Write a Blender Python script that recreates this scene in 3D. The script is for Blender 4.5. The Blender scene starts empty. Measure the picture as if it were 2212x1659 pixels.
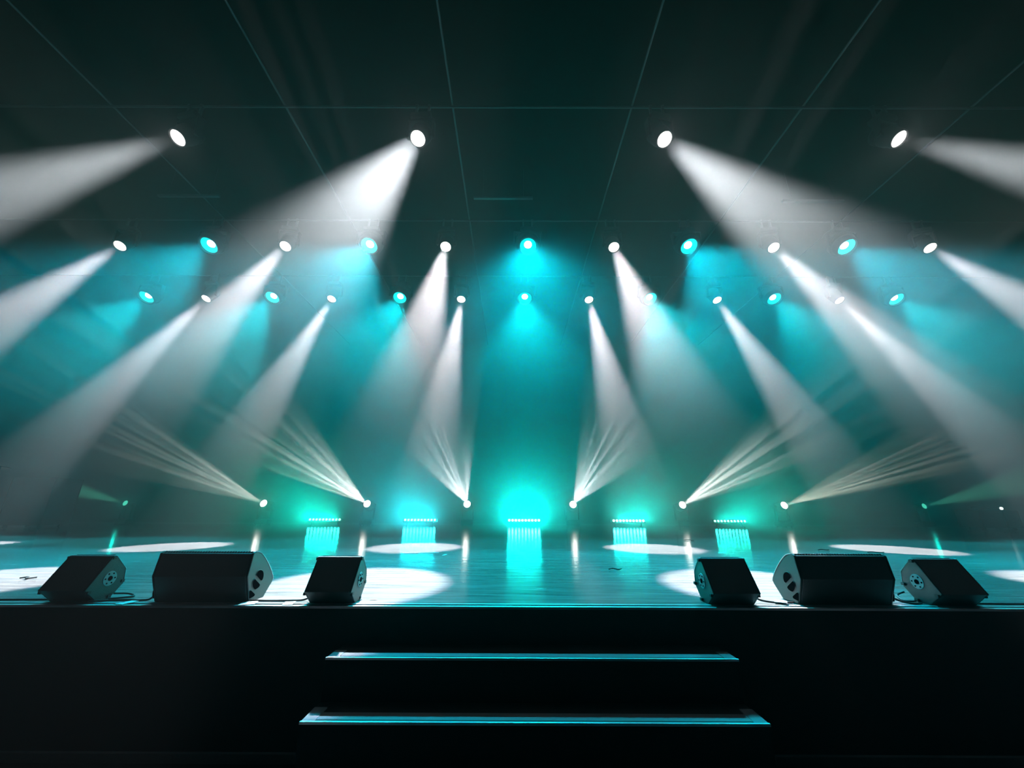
import bpy, bmesh, math, random
from mathutils import Vector, Matrix, Euler
S = bpy.context.scene
COL = S.collection
random.seed(4)
R = math.radians

# ------------------------------------------------------------------ camera, world, exposure
cam_d = bpy.data.cameras.new('camera')
cam_d.sensor_width = 36.0
cam_d.lens = 840.0 / 2212.0 * 36.0
cam_d.clip_end = 200
cam = bpy.data.objects.new('camera', cam_d)
COL.objects.link(cam)
cam.location = (0, 0, 0.6)
cam.rotation_euler = (Matrix.Rotation(R(0.1), 3, 'Z') @ Matrix.Rotation(R(90 + 17.54), 3, 'X') @ Matrix.Rotation(R(0.22), 3, 'Z')).to_euler()
S.camera = cam
world = bpy.data.worlds.new('dark hall')
S.world = world
world.use_nodes = True
world.node_tree.nodes['Background'].inputs[0].default_value = (0, 0, 0, 1)
world.node_tree.nodes['Background'].inputs[1].default_value = 0
S.view_settings.view_transform = 'Standard'
S.view_settings.look = 'None'
S.view_settings.exposure = 0.0
S.view_settings.gamma = 1.0
S.view_settings.use_curve_mapping = False
S.cycles.max_bounces = 4
S.cycles.diffuse_bounces = 1
S.cycles.glossy_bounces = 1
S.cycles.transmission_bounces = 0
S.cycles.transparent_max_bounces = 4
S.cycles.volume_bounces = 0
S.cycles.sample_clamp_indirect = 4.0

# brightness of the lamps (all tuned here)
P_WHITE_A, P_WHITE_B, P_WHITE_C = 18500.0, 15000.0, 14000.0
P_WASH_B, P_WASH_C = 3100.0, 2700.0
P_FLOOR = 2800.0
P_BAR, BAR_UP, BAR_SPREAD = 105.0, 18, 76
P_SPILL_W, P_SPILL_C, P_SPILL_F = 1.6, 7.0, 3.0
HAZE, HAZE_G = 0.038, 0.4
C_WHITE_A = (0.86, 0.93, 1.0)
C_WHITE = (1.0, 0.93, 0.99)
C_WASH = (0.0, 0.58, 0.78)
C_WASH_FAR = (0.0, 0.60, 0.70)

# ------------------------------------------------------------------ materials
def mat(name, color=(.8, .8, .8), rough=.5, metal=0.0, spec=.5, bump=None, var=None):
    m = bpy.data.materials.new(name)
    m.use_nodes = True
    nt = m.node_tree
    b = nt.nodes['Principled BSDF']
    b.inputs['Base Color'].default_value = (*color, 1)
    b.inputs['Roughness'].default_value = rough
    b.inputs['Metallic'].default_value = metal
    b.inputs['Specular IOR Level'].default_value = spec
    if bump or var:
        tc = nt.nodes.new('ShaderNodeTexCoord')
        mp = nt.nodes.new('ShaderNodeMapping')
        nz = nt.nodes.new('ShaderNodeTexNoise')
        nt.links.new(tc.outputs['Object'], mp.inputs[0])
        nt.links.new(mp.outputs[0], nz.inputs['Vector'])
        src = bump or var
        mp.inputs['Scale'].default_value = src[0]
        nz.inputs['Scale'].default_value = 1.0
        nz.inputs['Detail'].default_value = 4.0
        if bump:
            bp = nt.nodes.new('ShaderNodeBump')
            bp.inputs['Strength'].default_value = bump[1]
            bp.inputs['Distance'].default_value = bump[2]
            nt.links.new(nz.outputs['Fac'], bp.inputs['Height'])
            nt.links.new(bp.outputs[0], b.inputs['Normal'])
        if var:
            mr = nt.nodes.new('ShaderNodeMix')
            mr.data_type = 'RGBA'
            mr.inputs[6].default_value = (*[c * (1 - var[1]) for c in color], 1)
            mr.inputs[7].default_value = (*[c * (1 + var[1]) for c in color], 1)
            nt.links.new(nz.outputs['Fac'], mr.inputs[0])
            nt.links.new(mr.outputs[2], b.inputs['Base Color'])
    return m

def matt(name, color):
    """light-trapping black velvet or flat black paint: a plain diffuse surface without any sheen"""
    m = bpy.data.materials.new(name)
    m.use_nodes = True
    nt = m.node_tree
    nt.nodes.remove(nt.nodes['Principled BSDF'])
    e = nt.nodes.new('ShaderNodeBsdfDiffuse')
    e.inputs[0].default_value = (*color, 1)
    nt.links.new(e.outputs[0], nt.nodes['Material Output'].inputs[0])
    return m

def emit(name, color, strength, sampling='NONE'):
    m = bpy.data.materials.new(name)
    m.use_nodes = True
    nt = m.node_tree
    nt.nodes.remove(nt.nodes['Principled BSDF'])
    e = nt.nodes.new('ShaderNodeEmission')
    e.inputs[0].default_value = (*color, 1)
    e.inputs[1].default_value = strength
    nt.links.new(e.outputs[0], nt.nodes['Material Output'].inputs[0])
    m.cycles.emission_sampling = sampling
    return m

def stage_material():
    m = bpy.data.materials.new('stage floor covering')
    m.use_nodes = True
    nt = m.node_tree
    N, L = nt.nodes, nt.links
    b = N['Principled BSDF']
    tc = N.new('ShaderNodeTexCoord')
    def noise(scale, detail, rough=.6, dist=0.0):
        mp = N.new('ShaderNodeMapping')
        mp.inputs['Scale'].default_value = scale
        n = N.new('ShaderNodeTexNoise')
        n.inputs['Scale'].default_value = 1.0
        n.inputs['Detail'].default_value = detail
        n.inputs['Roughness'].default_value = rough
        n.inputs['Distortion'].default_value = dist
        L.new(tc.outputs['Object'], mp.inputs[0])
        L.new(mp.outputs[0], n.inputs['Vector'])
        return n
    streak = noise((1.6, 16, 1), 5, .65, .4)
    ramp = N.new('ShaderNodeValToRGB')
    ramp.color_ramp.elements[0].position = .3
    ramp.color_ramp.elements[0].color = (.17, .165, .165, 1)
    ramp.color_ramp.elements[1].position = .7
    ramp.color_ramp.elements[1].color = (.42, .41, .405, 1)
    L.new(streak.outputs['Fac'], ramp.inputs[0])
    L.new(ramp.outputs[0], b.inputs['Base Color'])
    rr = N.new('ShaderNodeMapRange')
    rr.inputs['To Min'].default_value = .09
    rr.inputs['To Max'].default_value = .19
    L.new(streak.outputs['Fac'], rr.inputs[0])
    L.new(rr.outputs[0], b.inputs['Roughness'])
    b.inputs['Specular IOR Level'].default_value = .5
    wr = noise((.8, 7, 1), 3, .55, .6)
    bp = N.new('ShaderNodeBump')
    bp.inputs['Strength'].default_value = .2
    bp.inputs['Distance'].default_value = .012
    L.new(wr.outputs['Fac'], bp.inputs['Height'])
    L.new(bp.outputs[0], b.inputs['Normal'])
    return m

M = {
    'stage': stage_material(),
    'fascia': mat('black stage front cloth', (.03, .03, .031), .8, bump=((40, 40, 40), .3, .003)),
    'carpet': mat('black step carpet', (.012, .012, .013), .9, bump=((120, 120, 120), .5, .003)),
    'hall_floor': mat('dark hall carpet', (.02, .02, .022), .9, bump=((60, 60, 60), .4, .004)),
    'wall': matt('black painted wall', (0, 0, 0)),
    'ceiling': matt('black ceiling', (0, 0, 0)),
    'drape': matt('black velour drape', (0, 0, 0)),
    'alu': mat('brushed aluminium', (.6, .62, .63), .4, .7, bump=((200, 8, 8), .1, .001)),
    'rubber': mat('black rubber', (.02, .02, .02), .6),
    'strip': mat('pale grip strip', (.25, .26, .27), .85, bump=((300, 300, 300), .5, .002), var=((30, 30, 30), .25)),
    'cabinet': mat('black textured cabinet paint', (.07, .08, .082), .55, bump=((260, 260, 260), .5, .002)),
    'side_paint': mat('textured grey black side paint tinted by stage light', (.022, .042, .042), .4, bump=((260, 260, 260), .5, .002)),  # teal of the stage light is mixed into this base colour
    'grille': mat('black perforated grille', (.02, .02, .021), .5, .3, bump=((300, 300, 300), .8, .002)),
    'recess': mat('near black of hole shade and sockets', (.003, .003, .004), .9, spec=0.0),  # stands in for shade inside handle holes; also the socket black
    'plate': mat('pale connector plate', (.35, .37, .38), .45, .3),
    'housing': mat('black lamp housing', (.006, .006, .007), .6, spec=.1),
    'steel': mat('dull grey steel pipe', (.05, .053, .056), .45, .8),
    'cable': mat('black cable rubber', (.015, .015, .015), .5),
    'tape': mat('pale floor tape', (.7, .72, .72), .6),
    'darktape': mat('dark floor tape', (.02, .02, .02), .6),
    'case': mat('dark grey case laminate', (.03, .03, .034), .5, bump=((80, 80, 80), .3, .002)),
    'lens_w': emit('white lamp lens', (1.0, .97, .9), 6.0),
    'lens_c': emit('cyan wash lens', (0.0, .9, .84), 1.5),
    'core_c': emit('hot cyan white lamp core', (.75, 1.0, 1.0), 4.0),
    'lens_g': emit('green teal lamp lens', (.1, .9, .6), 1.2),
    'dot_g': emit('green LED cell', (.25, 1.0, .62), 7.0),
    'dot_b': emit('cyan LED cell', (.3, .95, 1.0), 7.0),
    'dot_c': emit('bright cyan LED cell', (.45, 1.0, .95), 12.0),
}

# ------------------------------------------------------------------ helpers
def obj(name, bm, m, parent=None, smooth=False, loc=None, rot=None):
    me = bpy.data.meshes.new(name)
    bmesh.ops.recalc_face_normals(bm, faces=bm.faces)
    bm.to_mesh(me)
    bm.free()
    if smooth:
        for p in me.polygons:
            p.use_smooth = True
        try:
            me.set_sharp_from_angle(angle=R(35))
        except Exception:
            pass
    me.materials.append(m)
    o = bpy.data.objects.new(name, me)
    COL.objects.link(o)
    if parent: o.parent = parent
    if loc: o.location = loc
    if rot: o.rotation_euler = rot
    return o

def inst(src, parent=None, loc=None, rot=None):
    o = src.copy()
    COL.objects.link(o)
    o.parent = parent
    if loc is not None: o.location = loc
    if rot is not None: o.rotation_euler = rot
    return o

def tag(o, label=None, cat=None, group=None, kind=None):
    if label: o['label'] = label
    if cat: o['category'] = cat
    if group: o['group'] = group
    if kind: o['kind'] = kind
    return o

def empty(name, loc, rz=0.0):
    o = bpy.data.objects.new(name, None)
    COL.objects.link(o)
    o.location = loc
    o.rotation_euler = (0, 0, rz)
    o.empty_display_size = .1
    return o

def box(bm, x0, x1, y0, y1, z0, z1, bevel=0.0):
    v = [bm.verts.new(p) for p in [(x0, y0, z0), (x1, y0, z0), (x1, y1, z0), (x0, y1, z0), (x0, y0, z1), (x1, y0, z1), (x1, y1, z1), (x0, y1, z1)]]
    fs = [bm.faces.new([v[i] for i in f]) for f in [(0, 3, 2, 1), (4, 5, 6, 7), (0, 1, 5, 4), (1, 2, 6, 5), (2, 3, 7, 6), (3, 0, 4, 7)]]
    if bevel:
        es = list({e for f in fs for e in f.edges})
        bmesh.ops.bevel(bm, geom=es, offset=bevel, segments=2, affect='EDGES', profile=.6)
    return bm

def prism(bm, prof, x0, x1, bevel=0.0):
    """closed profile of (y, z) extruded along x"""
    a = [bm.verts.new((x0, y, z)) for y, z in prof]
    b = [bm.verts.new((x1, y, z)) for y, z in prof]
    n = len(prof)
    fs = [bm.faces.new(a), bm.faces.new(b[::-1])]
    for i in range(n):
        fs.append(bm.faces.new([a[i], b[i], b[(i + 1) % n], a[(i + 1) % n]]))
    if bevel:
        es = list({e for f in fs for e in f.edges})
        bmesh.ops.bevel(bm, geom=es, offset=bevel, segments=2, affect='EDGES', profile=.6)
    return bm

def lathe(bm, prof, seg=28, axis='Z', cx=0, cy=0, cz=0):
    rings = []
    for r, z in prof:
        if r < 1e-6:
            rings.append([bm.verts.new(_ax((0, 0, z), axis, cx, cy, cz))])
        else:
            rings.append([bm.verts.new(_ax((r * math.cos(2 * math.pi * k / seg), r * math.sin(2 * math.pi * k / seg), z), axis, cx, cy, cz)) for k in range(seg)])
    for A, B in zip(rings, rings[1:]):
        if len(A) == 1 and len(B) == 1: continue
        for k in range(seg):
            k2 = (k + 1) % seg
            if len(A) == 1: bm.faces.new([A[0], B[k], B[k2]])
            elif len(B) == 1: bm.faces.new([A[k], A[k2], B[0]])
            else: bm.faces.new([A[k], A[k2], B[k2], B[k]])
    return bm

def _ax(p, axis, cx, cy, cz):
    x, y, z = p
    if axis == 'X': x, y, z = z, x, y
    elif axis == 'Y': x, y, z = x, z, -y
    return (x + cx, y + cy, z + cz)

def tube(bm, pts, r, seg=8, caps=True):
    pts = [Vector(p) for p in pts]
    rings = []
    up = Vector((0, 0, 1))
    for i, p in enumerate(pts):
        t = (pts[min(i + 1, len(pts) - 1)] - pts[max(i - 1, 0)]).normalized()
        ref = up if abs(t.dot(up)) < .95 else Vector((0, 1, 0))
        a = t.cross(ref).normalized()
        b = a.cross(t)
        rings.append([bm.verts.new(p + r * (math.cos(2 * math.pi * k / seg) * a + math.sin(2 * math.pi * k / seg) * b)) for k in range(seg)])
    for A, B in zip(rings, rings[1:]):
        for k in range(seg):
            bm.faces.new([A[k], A[(k + 1) % seg], B[(k + 1) % seg], B[k]])
    if caps:
        bm.faces.new(rings[0])
        bm.faces.new(rings[-1][::-1])
    return bm

def smooth_path(pts, n=8):
    pts = [Vector(p) for p in pts]
    P = [pts[0]] + pts + [pts[-1]]
    out = []
    for i in range(1, len(P) - 2):
        for k in range(n):
            t = k / n
            a, b, c, d = P[i - 1], P[i], P[i + 1], P[i + 2]
            out.append(.5 * ((2 * b) + (c - a) * t + (2 * a - 5 * b + 4 * c - d) * t * t + (3 * b - a - 3 * c + d) * t ** 3))
    out.append(pts[-1])
    return out

def struct(name, bm, m, label=None):
    o = obj(name, bm, m)
    o['kind'] = 'structure'
    if label: o['label'] = label
    return o

# ------------------------------------------------------------------ the room
XL, XR, YB, YF, ZF, ZC = -17.0, 17.5, 15.6, -7.0, -.785, 7.7
EDGE = 2.74
struct('floor', box(bmesh.new(), XL, XR, YF, EDGE, ZF - .1, ZF), M['hall_floor'])
struct('ceiling', box(bmesh.new(), XL, XR, YF, YB, ZC, ZC + .2), M['ceiling'])
struct('wall_left', box(bmesh.new(), XL - .2, XL, YF, YB, ZF - .1, ZC), M['wall'])
struct('wall_right', box(bmesh.new(), XR, XR + .2, YF, YB, ZF - .1, ZC), M['wall'])
struct('wall_back', box(bmesh.new(), XL, XR, YB, YB + .2, ZF - .1, ZC), M['wall'])
struct('wall_front', box(bmesh.new(), XL, XR, YF - .2, YF, ZF - .1, ZC), M['wall'])
stage = tag(struct('stage_floor', box(bmesh.new(), XL, XR, EDGE + .09, YB, -.1, 0), M['stage']))
struct('stage_front_wall', box(bmesh.new(), XL, XR, EDGE + .01, EDGE + .09, ZF - .1, -.012), M['fascia'])
bm = bmesh.new()
box(bm, XL, XR, EDGE, EDGE + .022, -.01, .003)
box(bm, XL, XR, EDGE + .022, EDGE + .066, -.012, -.003)
box(bm, XL, XR, EDGE + .066, EDGE + .09, -.012, .003)
tr = struct('trim_1', bm, M['alu'], 'aluminium edge profile along the stage front')
# audience floor skirting strip, catching a little light
struct('baseboard_front', box(bmesh.new(), XL, XR, EDGE - .012, EDGE + .01, ZF, ZF + .045), M['strip'])

# black pleated backdrop
bm = bmesh.new()
n = 700
top, bot = [], []
for i in range(n + 1):
    x = XL + .3 + (XR - XL - .6) * i / n
    y = 14.75 + .012 * math.sin(x * 4 + 1.3 * math.sin(x * .7))
    top.append(bm.verts.new((x, y, ZC - .02)))
    bot.append(bm.verts.new((x, y, .02)))
for i in range(n):
    bm.faces.new([bot[i], bot[i + 1], top[i + 1], top[i]])
bd = obj('backdrop_curtain', bm, M['drape'], smooth=True)
tag(bd, 'flat black backdrop curtain across the rear of the stage', 'curtain')
sm = bd.modifiers.new('thickness', 'SOLIDIFY')
sm.thickness = .012

# ------------------------------------------------------------------ pipes under the ceiling
PZ, PZ2 = 6.9, 6.938
def pipe(name, pts, label, group):
    o = obj(name, tube(bmesh.new(), pts, .018, 10), M['steel'], smooth=True)
    return tag(o, label, 'pipe', group)
ROWY = {'A': 4.75, 'B': 7.43, 'C': 9.7}
pipe('lighting_pipe', [(XL, ROWY['A'], PZ), (XR, ROWY['A'], PZ)], 'nearest cross pipe, carrying the four big white spotlights', 'cross pipes carrying the lamps')
pipe('lighting_pipe', [(XL, ROWY['B'], PZ), (XR, ROWY['B'], PZ)], 'middle cross pipe, carrying six white and five cyan lamps', 'cross pipes carrying the lamps')
pipe('lighting_pipe', [(XL, ROWY['C'], PZ), (XR, ROWY['C'], PZ)], 'farthest cross pipe, carrying six white and seven cyan lamps', 'cross pipes carrying the lamps')
ordn = ['leftmost', 'second from left', 'third from left', 'fourth from left', 'fifth from left', 'sixth from left', 'rightmost']
def nth(i, n):
    return 'rightmost' if i == n - 1 else ordn[i]
LX = [-6.67, -3.79, -1.01, 1.96, 4.79, 7.58]
for i, x in enumerate(LX):
    pipe('ceiling_pipe', [(x, YF, PZ2), (x, 14.7, PZ2)], 'thin grey pipe running front to back under the ceiling, %s of six' % nth(i, 6), 'ceiling pipes running front to back')
# suspension wires of all pipes
for i, (x0, x1, y) in enumerate([(-7.6, -6.29, 6.72), (-.85, .42, 6.76), (5.82, 7.14, 6.83)]):
    b0 = obj('metal_batten', prism(bmesh.new(), [(y - .03, PZ), (y + .03, PZ), (y + .03, PZ + .05), (y - .03, PZ + .05)], x0, x1, .006), M['steel'])
    tag(b0, 'short unlit metal batten under the ceiling, %s' % ['on the left', 'in the middle', 'on the right'][i], 'batten', 'short ceiling battens')
    for xx in (x0 + .2, x1 - .2):
        obj('suspension_wire', tube(bmesh.new(), [(xx, y, PZ + .04), (xx, y, ZC)], .004, 6), M['steel'], b0)

# ------------------------------------------------------------------ moving head lamps
def spot(name, parent, loc, power, color, size, blend, radius, rot=(0, 0, 0), smooth=.5):
    l = bpy.data.lights.new(name, 'SPOT')
    l.energy = power
    l.color = color
    l.spot_size = R(size)
    l.spot_blend = blend
    l.shadow_soft_size = radius
    if smooth:
        # a real beam leaves the whole lens as a column, so it is not infinitely bright at the lamp
        l.use_nodes = True
        fo = l.node_tree.nodes.new('ShaderNodeLightFalloff')
        fo.inputs['Strength'].default_value = 1.0
        fo.inputs['Smooth'].default_value = smooth
        l.node_tree.links.new(fo.outputs['Quadratic'], l.node_tree.nodes['Emission'].inputs['Strength'])
    o = bpy.data.objects.new(name, l)
    COL.objects.link(o)
    o.parent = parent
    o.location = loc
    o.rotation_euler = rot
    return o

def point(name, parent, loc, power, color, radius):
    l = bpy.data.lights.new(name, 'POINT')
    l.energy = power
    l.color = color
    l.shadow_soft_size = radius
    o = bpy.data.objects.new(name, l)
    COL.objects.link(o)
    o.parent = parent
    o.location = loc
    return o

GOBO = None
def add_gobo(l, seed, ax, ay):
    """a breakup wheel in front of the lamp: dots of light in the beam, as a projected pattern"""
    l.use_nodes = True
    nt = l.node_tree
    N, L = nt.nodes, nt.links
    em = N['Emission']
    tc = N.new('ShaderNodeTexCoord')
    sp = N.new('ShaderNodeSeparateXYZ')
    L.new(tc.outputs['Normal'], sp.inputs[0])
    def mth(op, a, b=None):
        n = N.new('ShaderNodeMath')
        n.operation = op
        for k, v in enumerate((a, b)):
            if v is None: continue
            if isinstance(v, (int, float)): n.inputs[k].default_value = v
            else: L.new(v, n.inputs[k])
        return n.outputs[0]
    u = mth('DIVIDE', sp.outputs[0], sp.outputs[2])
    v = mth('DIVIDE', sp.outputs[1], sp.outputs[2])
    cb = N.new('ShaderNodeCombineXYZ')
    # the slots of the wheel are long one way and narrow the other
    p = mth('MULTIPLY', mth('SUBTRACT', mth('MULTIPLY', u, ay), mth('MULTIPLY', v, ax)), 62.0)
    q = mth('MULTIPLY', mth('ADD', mth('MULTIPLY', u, ax), mth('MULTIPLY', v, ay)), 4.5)
    L.new(p, cb.inputs[0]); L.new(q, cb.inputs[1])
    cb.inputs[2].default_value = seed
    vo = N.new('ShaderNodeTexVoronoi')
    vo.inputs['Scale'].default_value = 1.0
    vo.inputs['Randomness'].default_value = .75
    L.new(cb.outputs[0], vo.inputs['Vector'])
    mr = N.new('ShaderNodeMapRange')
    mr.inputs['From Min'].default_value = .18
    mr.inputs['From Max'].default_value = .5
    mr.inputs['To Min'].default_value = 3.4
    mr.inputs['To Max'].default_value = .3
    L.new(vo.outputs['Distance'], mr.inputs[0])
    L.new(mth('MULTIPLY', mr.outputs[0], N['Light Falloff'].outputs['Quadratic']), em.inputs['Strength'])

# meshes shared by every lamp; local -Z is the way the lamp looks, the tilt pivot is the origin
def mesh_of(name, bm, m, smooth=True):
    o = obj(name, bm, m, smooth=smooth)
    COL.objects.unlink(o)
    return o
KIT = {}
def build_kit(kind, rl, ln, back):
    """rl lens radius, ln distance pivot to lens, back length behind the pivot"""
    h = bmesh.new()
    lathe(h, [(rl * .93, -ln + .03), (rl * 1.0, -ln - .005), (rl * 1.16, -ln - .005), (rl * 1.2, -ln + .02), (rl * 1.2, -ln + .12), (rl * 1.35, -ln + .16), (rl * 1.35, back - .06), (rl * 1.1, back), (0, back)], 32)
    for k in range(5):
        z = back - .05 - .03 * k
        lathe(h, [(rl * 1.36, z), (rl * 1.42, z), (rl * 1.42, z - .01), (rl * 1.36, z - .01)], 32)
    KIT[kind, 'lamp_head'] = mesh_of('lamp_head', h, M['housing'])
    b = bmesh.new()
    lathe(b, [(rl * 1.0, -ln - .004), (rl * 1.0, -ln - .022), (rl * 1.13, -ln - .022), (rl * 1.16, -ln - .004)], 32)
    KIT[kind, 'bezel'] = mesh_of('bezel', b, M['housing'])
    le = bmesh.new()
    if kind == 'wash':
        lathe(le, [(rl * .98, -ln + .004), (rl * .97, -ln + .02), (rl * .6, -ln + .1), (0, -ln + .11)], 32)
    else:
        lathe(le, [(rl * .99, -ln + .003), (rl * .8, -ln - .006), (rl * .5, -ln - .014), (0, -ln - .018)], 32)
    KIT[kind, 'lens'] = mesh_of('lens', le, M['lens_c'] if kind == 'wash' else M['lens_w'])
    if kind == 'wash':
        c = bmesh.new()
        lathe(c, [(.088, -ln + .099), (.075, -ln + .075), (.04, -ln + .06), (0, -ln + .055)], 24)
        KIT[kind, 'lamp_core'] = mesh_of('lamp_core', c, M['core_c'])
    w = rl * 1.35 + .03
    for up, key in ((1, 'hang'), (-1, 'stand')):
        rise = .26 if up > 0 else .44
        y = bmesh.new()
        for s in (-1, 1):
            prof = [(-.035, -.05 * up), (.035, -.05 * up), (.06, rise * up), (-.06, rise * up)]
            prism(y, prof if up > 0 else prof[::-1], s * w, s * (w + .035), .008)
            lathe(y, [(0, s * (w + .045)), (.035, s * (w + .045)), (.035, s * (w - .03)), (0, s * (w - .03))], 16, 'X')
        box(y, -w - .035, w + .035, -.06, .06, min(rise, rise + .03) * up if up > 0 else -rise - .03, rise + .03 if up > 0 else -rise, .008)
        KIT[kind, 'yoke', key] = mesh_of('yoke', y, M['housing'])
        bs = bmesh.new()
        if up > 0:
            box(bs, -.17, .17, -.11, .11, rise + .03, rise + .12, .015)
        else:
            box(bs, -.2, .2, -.17, .17, -rise - .17, -rise - .03, .015)
            for sx in (-1, 1):
                for sy in (-1, 1):
                    lathe(bs, [(0, -rise - .2), (.02, -rise - .2), (.02, -rise - .17), (0, -rise - .17)], 10, 'Z', sx * .15, sy * .13)
        KIT[kind, 'base', key] = mesh_of('base', bs, M['housing'])
        if up > 0:
            cl = bmesh.new()
            for sx in (-.1, .1):
                box(cl, sx - .018, sx + .018, -.02, .02, rise + .12, PZ - 6.28 - .03)
                lathe(cl, [(.0175, sx - .02), (.036, sx - .02), (.036, sx + .02), (.0175, sx + .02), (.0175, sx - .02)], 14, 'X', 0, 0, PZ - 6.28)
            box(cl, -.118, .118, -.02, .02, rise + .115, rise + .135)
            KIT[kind, 'clamp'] = mesh_of('clamp', cl, M['steel'])
build_kit('spot', .115, .19, .24)
build_kit('wash', .19, .16, .16)
build_kit('small', .085, .15, .16)

def lamp(name, kind, lens, aim, hang, label, group, lens_mat=None):
    d = (Vector(aim) - Vector(lens)).normalized()
    ln = {'spot': .19, 'wash': .16, 'small': .15}[kind]
    p = Vector(lens) - d * ln
    if hang: p.z, p.y = 6.28, min(ROWY.values(), key=lambda v: abs(v - p.y))
    pan = math.atan2(d.x, -d.y) if not hang else math.atan2(d.x, -d.y)
    root = empty(name, p, pan)
    tag(root, label, 'stage light', group)
    # in the root's frame the beam lies in the y-z plane, towards -y
    tilt = math.atan2(math.hypot(d.x, d.y), -d.z)      # angle from straight down
    key = 'hang' if hang else 'stand'
    head = inst(KIT[kind, 'lamp_head'], root, rot=(-tilt, 0, 0))
    inst(KIT[kind, 'bezel'], head)
    le = inst(KIT[kind, 'lens'], head)
    if lens_mat:
        le.data = le.data.copy()
        le.data.materials[0] = lens_mat
    if kind == 'wash': inst(KIT[kind, 'lamp_core'], head)
    inst(KIT[kind, 'yoke', key], root)
    inst(KIT[kind, 'base', key], root)
    if hang:
        # the clamp hangs on the cross pipe, which does not turn with the pan
        inst(KIT[kind, 'clamp'], root, rot=(0, 0, -pan))
    return root, head, ln

A = [(-5.27, 4.65), (-1.50, 4.65), (2.37, 4.65), (6.03, 4.65)]
Bw = [-8.76, -5.07, -1.50, 2.24, 5.79, 9.26]
Bc = [-6.80, -3.22, .334, 3.93, 7.44]
Cw = [-8.55, -5.05, -1.44, 2.115, 5.68, 9.08]
Cc = [-10.24, -6.72, -3.16, .332, 3.83, 7.285, 10.685]
for i, (x, y) in enumerate(A):
    r, h, ln = lamp('spotlight', 'spot', (x, y, 6.1), [(-6.0, 1.3, 0), (-1.75, 1.4, 0), (2.95, 1.55, 0), (6.9, 1.05, 0)][i], True, 'large white spotlight on the nearest pipe, %s of four' % nth(i, 4), 'white spotlights on the nearest pipe')
    spot('spot_light', h, (0, 0, -ln - .03), P_WHITE_A, C_WHITE_A, 12.6, .12, .11, smooth=2.6)
    point('spill_light', h, (0, 0, -ln - .10), P_SPILL_W * 2.5, (.9, .95, 1), .05)
for i, x in enumerate(Bw):
    r, h, ln = lamp('spotlight', 'spot', (x, 7.33, 6.1), (.335 + (x - .335) * .88, 3.55, 0), True, 'white spotlight on the middle pipe, %s of its six white lamps' % nth(i, 6), 'white spotlights on the middle pipe')
    spot('spot_light', h, (0, 0, -ln - .03), P_WHITE_B, C_WHITE, 12, .12, .08, smooth=.8)
    point('spill_light', h, (0, 0, -ln - .10), P_SPILL_W * .5, (1, .93, .85), .05)
for i, x in enumerate(Cw):
    r, h, ln = lamp('spotlight', 'spot', (x, 9.61, 6.1), (.335 + (x - .335) * 1.03, 6.5, 0), True, 'white spotlight on the farthest pipe, %s of its six white lamps' % nth(i, 6), 'white spotlights on the farthest pipe')
    spot('spot_light', h, (0, 0, -ln - .03), P_WHITE_C, C_WHITE, 12, .12, .08, smooth=.8)
    point('spill_light', h, (0, 0, -ln - .10), P_SPILL_W * .5, (1, .93, .85), .05)
for i, x in enumerate(Bc):
    r, h, ln = lamp('wash_light', 'wash', (x, 7.34, 6.1), (x, 3.6, 0), True, 'cyan wash light on the middle pipe, %s of five' % nth(i, 5), 'cyan wash lights on the middle pipe')
    spot('spot_light', h, (0, 0, -ln - .03), P_WASH_B, C_WASH, 48, .5, .1, smooth=.6)
    point('spill_light', h, (0, 0, -ln - .10), P_SPILL_C * 1.8, (.0, .62, .9), .05)
for i, x in enumerate(Cc):
    r, h, ln = lamp('wash_light', 'wash', (x, 9.62, 6.1), (x, 5.9, 0), True, 'cyan wash light on the farthest pipe, %s of seven' % nth(i, 7), 'cyan wash lights on the farthest pipe')
    spot('spot_light', h, (0, 0, -ln - .03), P_WASH_C, C_WASH_FAR, 48, .5, .1, smooth=.6)
    point('spill_light', h, (0, 0, -ln - .10), P_SPILL_C * .9, (.0, .66, .85), .05)
FL = [(-8.19, .686), (-4.78, .684), (-1.485, .645), (2.0, .665), (5.6, .69), (8.94, .69)]
for i, (x, z) in enumerate(FL):
    r, h, ln = lamp('floor_spotlight', 'spot', (x, 13.4, z), (x + .1, 0, z + 3.0), False, 'white fanned beam spotlight on the stage floor at the back, %s of six' % nth(i, 6), 'white spotlights on the stage floor')
    r.location.z = .64
    l = spot('spot_light', h, (0, 0, -ln - .03), P_FLOOR, [(.95, 1, .9), (.95, 1, .95), (.9, .97, 1), (.9, .97, 1), (.95, 1, .92), (1, 1, .8)][i], 14.5, .15, .02, smooth=.6)
    gv = Vector((-x / 13.4, .22)).normalized()
    add_gobo(l.data, i * 1.37, gv.x, gv.y)
    point('spill_light', h, (0, 0, -ln - .10), P_SPILL_F, (1, .95, .82), .06)
for i, x in enumerate((-12.75, 13.53)):
    r, h, ln = lamp('floor_spotlight', 'small', (x, 13.4, .69), (x, 0, 3.6), False, 'small dim green lamp on the stage floor at the far %s' % ['left', 'right'][i], 'small green lamps at the stage sides', M['lens_g'])
    r.location.z = .64
    spot('spot_light', h, (0, 0, -ln - .03), 700, (.15, 1, .65), 16, .4, .03)
    point('spill_light', h, (0, 0, -ln - .08), 2.5, (.0, 1, .8), .04)

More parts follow.
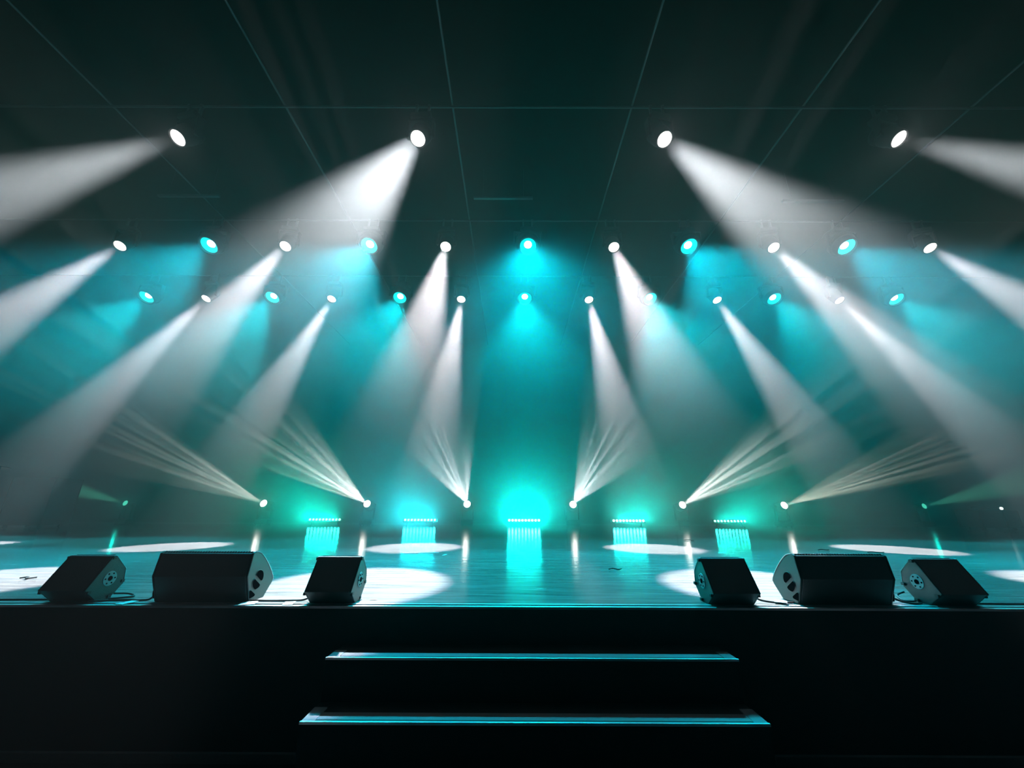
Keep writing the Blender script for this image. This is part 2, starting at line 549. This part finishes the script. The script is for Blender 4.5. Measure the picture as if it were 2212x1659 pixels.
# ------------------------------------------------------------------ LED bars at the back of the stage
LED = [(-6.08, 'dot_g', (.0, 1, .74), .38), (-2.99, 'dot_b', (.0, .88, 1), .45), (.385, 'dot_c', (.0, 1, .9), .9), (3.77, 'dot_c', (.0, 1, .82), .32), (7.05, 'dot_g', (.0, 1, .78), .3)]
hm = bmesh.new(); box(hm, -.56, .56, -.05, .06, -.05, .05, .012)
bar_house = mesh_of('housing', hm, M['housing'], False)
bl = bmesh.new()
for s in (-1, 1):
    box(bl, s * .42 - .03, s * .42 + .03, -.09, .12, -.17, -.15)
    box(bl, s * .42 - .01, s * .42 + .01, -.03, .03, -.15, -.04)
bar_feet = mesh_of('floor_bracket', bl, M['housing'], False)
cellm = bmesh.new(); lathe(cellm, [(.036, 0), (.03, -.008), (.015, -.012), (0, -.013)], 16)
for i, (x, dm, c, f) in enumerate(LED):
    r = empty('led_bar', (x, 13.4, .17))
    tag(r, ['row of ten glowing green cells, leftmost LED bar on the stage floor', 'cyan blue LED bar, second from left on the stage floor', 'brightest cyan white LED bar in the middle of the stage back', 'teal LED bar, fourth from left on the stage floor', 'teal green LED bar, rightmost on the stage floor'][i], 'led bar', 'LED bars along the back of the stage')
    inst(bar_house, r, rot=(R(-20), 0, 0)); inst(bar_feet, r)
    c0 = None
    for k in range(10):
        loc = Vector((-.48 + .1067 * k, -.052, 0))
        loc.rotate(Euler((R(-20), 0, 0)))
        if c0 is None:
            c0 = obj('led_cell', cellm.copy(), M[dm], r, True, loc, (R(-90 - 20 + 180) , 0, 0))
            c0.rotation_euler = (R(-90 - 20), 0, 0)
        else:
            inst(c0, r, loc=loc)
    l = bpy.data.lights.new('cell_light', 'AREA')
    l.shape = 'DISK'; l.size = .06
    l.energy = P_BAR * f / 10; l.color = c; l.spread = R(BAR_SPREAD)
    for k in range(10):
        lo = bpy.data.objects.new('cell_light', l); COL.objects.link(lo)
        lo.parent = r; lo.location = (-.48 + .1067 * k, -.072, .008); lo.rotation_euler = (R(-90 - BAR_UP), 0, 0)

# ------------------------------------------------------------------ steps up to the stage
SX0, SX1 = -1.03, 1.254
st = empty('stage_steps', ((SX0 + SX1) / 2, 2.4, ZF))
tag(st, 'black carpeted steps with pale edge strips up to the stage middle', 'steps')
cx = (SX0 + SX1) / 2
hw = (SX1 - SX0) / 2
def local(bm):
    bmesh.ops.translate(bm, verts=bm.verts, vec=-Vector(st.location))
    return bm
for k, (zt, yf) in enumerate([(-.2, 2.505), (-.4, 2.29), (-.6, 2.075)]):
    obj('step', local(box(bmesh.new(), SX0 + .004, SX1 - .004, yf + .004, EDGE + .008, ZF, zt - .004) if k == 0 else box(bmesh.new(), SX0 + .004, SX1 - .004, yf + .004, [0, 2.508, 2.293][k], ZF, zt - .004)), M['carpet'], st)
    depth = [.085, .1, .1][k]
    s = bmesh.new()
    box(s, SX0 + .01, SX1 - .01, yf + .03, yf + depth, zt - .01, zt)
    for a, b in ((SX0 + .004, SX0 + .07), (SX1 - .07, SX1 - .004)):
        box(s, a, b, yf + .006, yf + [.12, .15, .15][k], zt - .01, zt + .002, .001)
    ns = obj('tread_strip', local(s), M['strip'], st)
    a = bmesh.new()
    box(a, SX0, SX1, yf, yf + .012, zt - .009, zt + .003, .001)
    obj('nosing', local(a), M['alu'], st)
    a = bmesh.new()
    box(a, SX0 + .07, SX1 - .07, yf + .012, yf + .03, zt - .012, zt - .001)
    obj('rubber_inset', local(a), M['rubber'], st)

# ------------------------------------------------------------------ floor monitors along the stage edge
SP = [(.095, 0), (.0, .08), (.13, .272), (.15, .274), (.247, .18), (.258, .086), (.18, 0)]
LP = [(.07, 0), (0, .16), (.022, .296), (.045, .304), (.10, .292), (.165, .250), (.23, .192), (.285, .13), (.30, .10), (.295, .085), (.215, 0)]
def monitor_small(x0, x1, side, label):
    """side: +1 shows its right end, -1 its left end"""
    y0 = 2.752
    r = empty('stage_monitor', ((x0 + x1) / 2, y0, 0))
    tag(r, label, 'stage monitor', 'small wedge monitors on the stage edge')
    w = (x1 - x0) / 2
    obj('cabinet', prism(bmesh.new(), SP, -w + .012, w - .012, .004), M['cabinet'], r)
    for s in (-1, 1):
        sp = [(y, z) for y, z in SP]
        obj('side_panel', prism(bmesh.new(), sp, s * (w - .012), s * w, .005), M['side_paint'], r, loc=(0, 0, 0))
        obj('edge_highlight', tube(bmesh.new(), [(s * (w - .001), y, z) for y, z in ((.132, .2705), (.15, .2725), (.2455, .18), (.2565, .086))], .003, 8), M['plate'], r, True)  # pale tube added to imitate light catching the panel edge
        pl = bmesh.new()
        lathe(pl, [(0, s * (w + .003)), (.045, s * (w + .003)), (.047, s * w), (.047, s * (w - .004))], 24, 'X', 0, .145, .13)
        cp = obj('connector_plate', pl, M['plate'], r)
        ho = bmesh.new()
        lathe(ho, [(0, s * (w + .005)), (.015, s * (w + .005)), (.015, s * w)], 16, 'X', 0, .145, .13)
        for k in range(6):
            a = k * math.pi / 3
            lathe(ho, [(0, s * (w + .005)), (.005, s * (w + .005)), (.005, s * w)], 8, 'X', 0, .145 + .033 * math.cos(a), .13 + .033 * math.sin(a))
        obj('socket', ho, M['recess'], cp)
        for (yy, zz) in ((.030, .065), (.142, .258), (.245, .10), (.175, .014)):
            f = bmesh.new()
            box(f, s * w - .012, s * w + .004, yy - .013, yy + .013, max(zz - .009, .0), zz + .009, .003)
            obj('rubber_corner', f, M['rubber'], r)
    g = bmesh.new()
    prism(g, [(.156, .271), (.247, .187), (.25, .19), (.159, .276)], -w + .02, w - .02)
    obj('grille', g, M['grille'], r)
    return r
monitor_small(-3.02, -2.715, 1, 'small wedge monitor at the far left of the stage edge')
monitor_small(-1.322, -1.022, 1, 'small wedge monitor left of the steps, between the large one and centre')
monitor_small(1.279, 1.58, -1, 'small wedge monitor right of the steps, between centre and the large one')
monitor_small(2.725, 3.025, -1, 'small wedge monitor at the far right of the stage edge')

HOLES = [[(.0886, .1556), (.0933, .1718), (.1096, .1837), (.1358, .1814), (.1582, .1681), (.1705, .146), (.1701, .1229), (.1599, .1145), (.1432, .1186)],
         [(.0782, .1362), (.0991, .123), (.1438, .0929), (.145, .0814), (.1302, .0727), (.1016, .0695), (.0772, .085), (.063, .1068), (.064, .1259)],
         [(.0499, .0734), (.0634, .0682), (.1058, .041), (.1087, .0322), (.096, .0264), (.0566, .0234), (.0476, .044), (.0427, .0666)]]
def monitor_large(x0, x1, label):
    y0 = 2.784
    r = empty('stage_monitor', ((x0 + x1) / 2, y0, 0))
    tag(r, label, 'stage monitor', 'large wedge monitors on the stage edge')
    w = (x1 - x0) / 2
    obj('cabinet', prism(bmesh.new(), LP, -w + .016, w - .016, .004), M['cabinet'], r)
    big = [(y + (.004 if y > .1 else -.001), z + (.004 if z > .2 else 0)) for y, z in LP]
    for s in (-1, 1):
        obj('side_panel', prism(bmesh.new(), big, s * (w - .016), s * w, .007), M['side_paint'], r)
        obj('edge_highlight', tube(bmesh.new(), smooth_path([(s * (w - .002), y + .002, z + .002) for y, z in LP[3:9]], 4), .0042, 8), M['plate'], r, True)  # added pale line, a painted glint along the curved rim
        for shape in HOLES:
            cy = sum(p[0] for p in shape) / len(shape); cz = sum(p[1] for p in shape) / len(shape)
            fine = [(q.x, q.y) for q in smooth_path([(a, b, 0) for a, b in shape + shape[:1]], 4)][:-1]
            n = len(fine)
            out = [(cy + (a - cy) * 1.1, cz + (b - cz) * 1.1) for a, b in fine]
            rim = bmesh.new()
            va = [rim.verts.new((s * (w + .0005), *p)) for p in out]
            vb = [rim.verts.new((s * (w + .004), *p)) for p in fine]
            for k in range(n):
                rim.faces.new([va[k], va[(k + 1) % n], vb[(k + 1) % n], vb[k]])
            rim.faces.new(va[::-1])
            hr = obj('handle_rim', rim, M['side_paint'], r)
            c = bmesh.new()
            prism(c, fine, s * (w - .001), s * (w + .0035))
            obj('handle_shade_plate', c, M['recess'], hr)  # raised dark plate in place of a real hole and its shade
    # grille bowed over the face that looks at the stage, its upper edge scalloped
    g = bmesh.new()
    gp = [(y + .004, z + .006) for y, z in LP[4:9]]
    ins = [(y, z) for y, z in LP[4:9]]
    prism(g, gp + ins[::-1], -w + .02, w - .02)
    nb = int((x1 - x0) / .0185)
    for k in range(nb):
        x = -w + .025 + (2 * w - .05) * k / (nb - 1)
        lathe(g, [(0, -.009), (.007, -.006), (.009, 0), (.007, .006), (0, .009)], 8, 'Z', x, .042, .302)
    obj('grille', g, M['grille'], r)
    return r
monitor_large(-2.342, -1.717, 'large wedge monitor on the stage edge, left of the steps')
monitor_large(1.87, 2.485, 'large wedge monitor on the stage edge, right of the steps')

# ------------------------------------------------------------------ cables and tape at the stage edge
def cable(pts, label, r=.006, name='cable'):
    o = obj(name, tube(bmesh.new(), smooth_path(pts), r, 8), M['cable'], smooth=True)
    return tag(o, label, 'cable', 'cables along the stage edge')
cz = .008
cable([(-2.72, 2.80, .012), (-2.62, 2.85, cz), (-2.52, 2.865, cz), (-2.44, 2.857, cz), (-2.37, 2.86, .02), (-2.352, 2.89, .09)], 'black cable between the far left small monitor and the large one')
cable([(-1.72, 2.868, cz), (-1.6, 2.858, cz), (-1.45, 2.868, cz), (-1.37, 2.87, .012), (-1.335, 2.88, .03)], 'black cable between the left large monitor and the inner small one')
cable([(1.592, 2.91, .05), (1.64, 2.88, .02), (1.74, 2.86, cz), (1.80, 2.862, cz), (1.855, 2.875, cz)], 'black cable between the right inner small monitor and the large one')
cable([(2.497, 2.93, .06), (2.56, 2.89, .02), (2.62, 2.85, cz), (2.68, 2.86, cz)], 'black cable between the right large monitor and the far right one')
cable([(-2.71, 2.95, .03), (-2.66, 3.0, .02), (-2.6, 2.99, cz), (-2.62, 2.94, cz), (-2.68, 2.89, cz)], 'short cable plugged into the far left small monitor')
cable([(2.712, 3.0, .05), (2.66, 3.0, .03), (2.64, 2.95, cz), (2.67, 2.92, cz), (2.71, 2.93, cz)], 'short looped cable beside the far right small monitor')
def tape(x, y, w, d, rz, label, m='tape', name='floor_tape', z=.0):
    o = obj(name, box(bmesh.new(), -w / 2, w / 2, -d / 2, d / 2, .0005, .003), M[m], loc=(x, y, z), rot=(0, 0, rz))
    return tag(o, label, 'tape', 'bits of tape on the stage')
tape(-1.69, 2.80, .09, .1, .3, 'pale tape patch on the edge trim beside the left large monitor', z=.004)
tape(-1.43, 2.80, .06, .1, .25, 'pale tape patch on the edge trim left of the inner small monitor', z=.004)
tape(-2.47, 2.80, .06, .1, -.2, 'pale tape patch on the edge trim left of the left large monitor', z=.004)
tape(1.76, 2.86, .07, .07, -.5, 'pale tape patch over the cable right of the inner small monitor', z=.014)
tape(-.93, 2.93, .045, .02, .1, 'small white tape mark on the floor right of the left inner monitor')
tape(-3.12, 3.02, .05, .02, .1, 'small white tape mark at the far left stage edge')
tape(-.88, 5.5, .12, .03, 1.4, 'pale tape corner mark behind the left inner monitor')
tape(-1.25, 5.75, .5, .02, .02, 'thin pale tape line behind the left inner monitor')
for (x, y, w, lab) in [(1.03, 4.25, .13, 'dark curled tape scrap on the floor near stage centre right'), (3.35, 7.9, .2, 'dark tape scrap beyond the far light pool on the right'), (4.6, 6.2, .18, 'dark tape scrap left of the right large pool of light'), (5.1, 5.9, .25, 'dark tape line in front of the right far light pool'), (-4.1, 3.62, .11, 'small dark object lying in the light pool at the far left')]:
    bmx = bmesh.new()
    tube(bmx, smooth_path([(-w / 2, 0, .012), (-w / 6, .03, .016), (w / 5, -.02, .012), (w / 2, .03, .014)]), .006, 6)
    tag(obj('tape_scrap', bmx, M['darktape'], loc=(x, y, 0)), lab, 'tape', 'dark scraps on the stage')

cable([(-3.9, 2.862, cz), (-3.5, 2.85, cz), (-3.2, 2.86, cz), (-3.035, 2.87, cz)], 'black cable running in from the left edge to the far left monitor')
cable([(3.04, 2.86, cz), (3.3, 2.852, cz), (3.6, 2.86, cz), (3.9, 2.855, cz)], 'black cable running out to the right edge from the far right monitor')

# ------------------------------------------------------------------ wings of the stage
def road_case(x0, x1, y0, y1, z0, z1, label):
    r = empty('road_case', ((x0 + x1) / 2, (y0 + y1) / 2, z0))
    tag(r, label, 'case', 'cases in the wings')
    a, b, c = (x1 - x0) / 2, (y1 - y0) / 2, z1 - z0
    obj('case_body', box(bmesh.new(), -a, a, -b, b, .1, c, .01), M['case'], r)
    e = bmesh.new()
    t = .018
    for zz in (.1, c):
        for s in (-1, 1):
            box(e, -a - .003, a + .003, s * b - t / 2, s * b + t / 2, zz - t / 2, zz + t / 2)
            box(e, s * a - t / 2, s * a + t / 2, -b, b, zz - t / 2, zz + t / 2)
    for sx in (-1, 1):
        for sy in (-1, 1):
            box(e, sx * a - t / 2, sx * a + t / 2, sy * b - t / 2, sy * b + t / 2, .1, c)
    obj('edge_profile', e, M['steel'], r)
    for sx in (-1, 1):
        for sy in (-1, 1):
            w_ = bmesh.new()
            lathe(w_, [(0, -.02), (.045, -.02), (.05, 0), (.045, .02), (0, .02)], 14, 'X', sx * (a - .12), sy * (b - .1), .05)
            obj('caster', w_, M['rubber'], r)
    return r
road_case(-13.5, -12.35, 10.8, 11.5, 0, 1.3, 'tall dark road case standing in the left wing')
road_case(13.2, 14.3, 11.6, 12.2, 0, .55, 'low dark road case in the right wing under coiled cables')
ms = empty('microphone_stand', (-13.2, 10.2, 0))
tag(ms, 'thin grey boom stand in the left wing beside the road case', 'stand')
obj('base', lathe(bmesh.new(), [(0, 0), (.14, 0), (.14, .015), (.02, .03), (0, .03)], 20), M['rubber'], ms)
obj('pole', tube(bmesh.new(), [(0, 0, .02), (0, 0, 1.55)], .012), M['steel'], ms)
obj('boom', tube(bmesh.new(), [(-.35, 0, 1.62), (.3, 0, 1.5)], .009), M['steel'], ms)
hk = empty('coiled_cable', (13.6, 11.75, .57))
tag(hk, 'tangle of coiled grey cable lying on the low case in the right wing', 'cable')
cb_ = bmesh.new()
for k in range(4):
    ph = random.random() * 6
    tube(cb_, [(.28 * math.cos(t * .42 + ph) * (1 + .1 * k), .18 * math.sin(t * .42 + ph), .012 + .02 * k + .02 * math.sin(t * .9 + k)) for t in range(16)], .01, 6)
obj('cable_loops', cb_, M['plate'], hk, True)
il = empty('work_light', (13.05, 10.9, 0))
tag(il, 'tiny bright work light on a thin stand in the right wing', 'light')
obj('base', lathe(bmesh.new(), [(0, 0), (.1, 0), (.1, .012), (.015, .02), (0, .02)], 18), M['rubber'], il)
obj('pole', tube(bmesh.new(), [(0, 0, .02), (0, 0, .58)], .008), M['steel'], il)
obj('bulb', lathe(bmesh.new(), [(0, .57), (.025, .58), (.035, .61), (.025, .64), (0, .65)], 14), emit('small work bulb', (.8, 1, .95), 2.0), il)

# ------------------------------------------------------------------ haze in the whole hall
hz = bpy.data.materials.new('theatre haze')
hz.use_nodes = True
nt = hz.node_tree
nt.nodes.remove(nt.nodes['Principled BSDF'])
vs = nt.nodes.new('ShaderNodeVolumeScatter')
vs.inputs['Color'].default_value = (1, 1, 1, 1)
vs.inputs['Density'].default_value = HAZE
# the haze hangs thick under the ceiling and thins out towards the floor and the audience
tc = nt.nodes.new('ShaderNodeTexCoord')
sx = nt.nodes.new('ShaderNodeSeparateXYZ')
nt.links.new(tc.outputs['Object'], sx.inputs[0])
def haze_range(out, a, b, lo, hi):
    n = nt.nodes.new('ShaderNodeMapRange')
    n.interpolation_type = 'SMOOTHSTEP'
    for k, v in (('From Min', a), ('From Max', b), ('To Min', lo), ('To Max', hi)):
        n.inputs[k].default_value = v
    nt.links.new(out, n.inputs[0])
    return n.outputs[0]
def haze_math(op, a, b):
    n = nt.nodes.new('ShaderNodeMath')
    n.operation = op
    nt.links.new(a, n.inputs[0]); nt.links.new(b, n.inputs[1])
    return n
hzz = haze_range(sx.outputs[2], 1.2, 3.8, .12, 1.0)          # thin below, thick at lamp height
hzb = haze_range(sx.outputs[1], 6.0, 12.0, .0, 3.0)           # thick all the way down at the back of the stage
top = haze_range(sx.outputs[2], 6.3, 6.85, 1.0, .04)          # clear air right under the ceiling
hzy = haze_range(sx.outputs[1], .6, 2.8, .0, 1.0)            # clear air over the audience
mm = haze_math('MAXIMUM', hzz, hzb)
mm = haze_math('MULTIPLY', mm.outputs[0], top)
mm = haze_math('MULTIPLY', mm.outputs[0], hzy)
m2 = nt.nodes.new('ShaderNodeMath'); m2.operation = 'MULTIPLY'; m2.inputs[1].default_value = HAZE
nt.links.new(mm.outputs[0], m2.inputs[0])
nt.links.new(m2.outputs[0], vs.inputs['Density'])
vs.inputs['Anisotropy'].default_value = HAZE_G
nt.links.new(vs.outputs[0], nt.nodes['Material Output'].inputs['Volume'])
ho = obj('haze', box(bmesh.new(), XL + .01, XR - .01, YF + .01, YB - .01, ZF, ZC - .01), hz)
tag(ho, 'thin stage haze filling the hall', 'haze', kind='stuff')
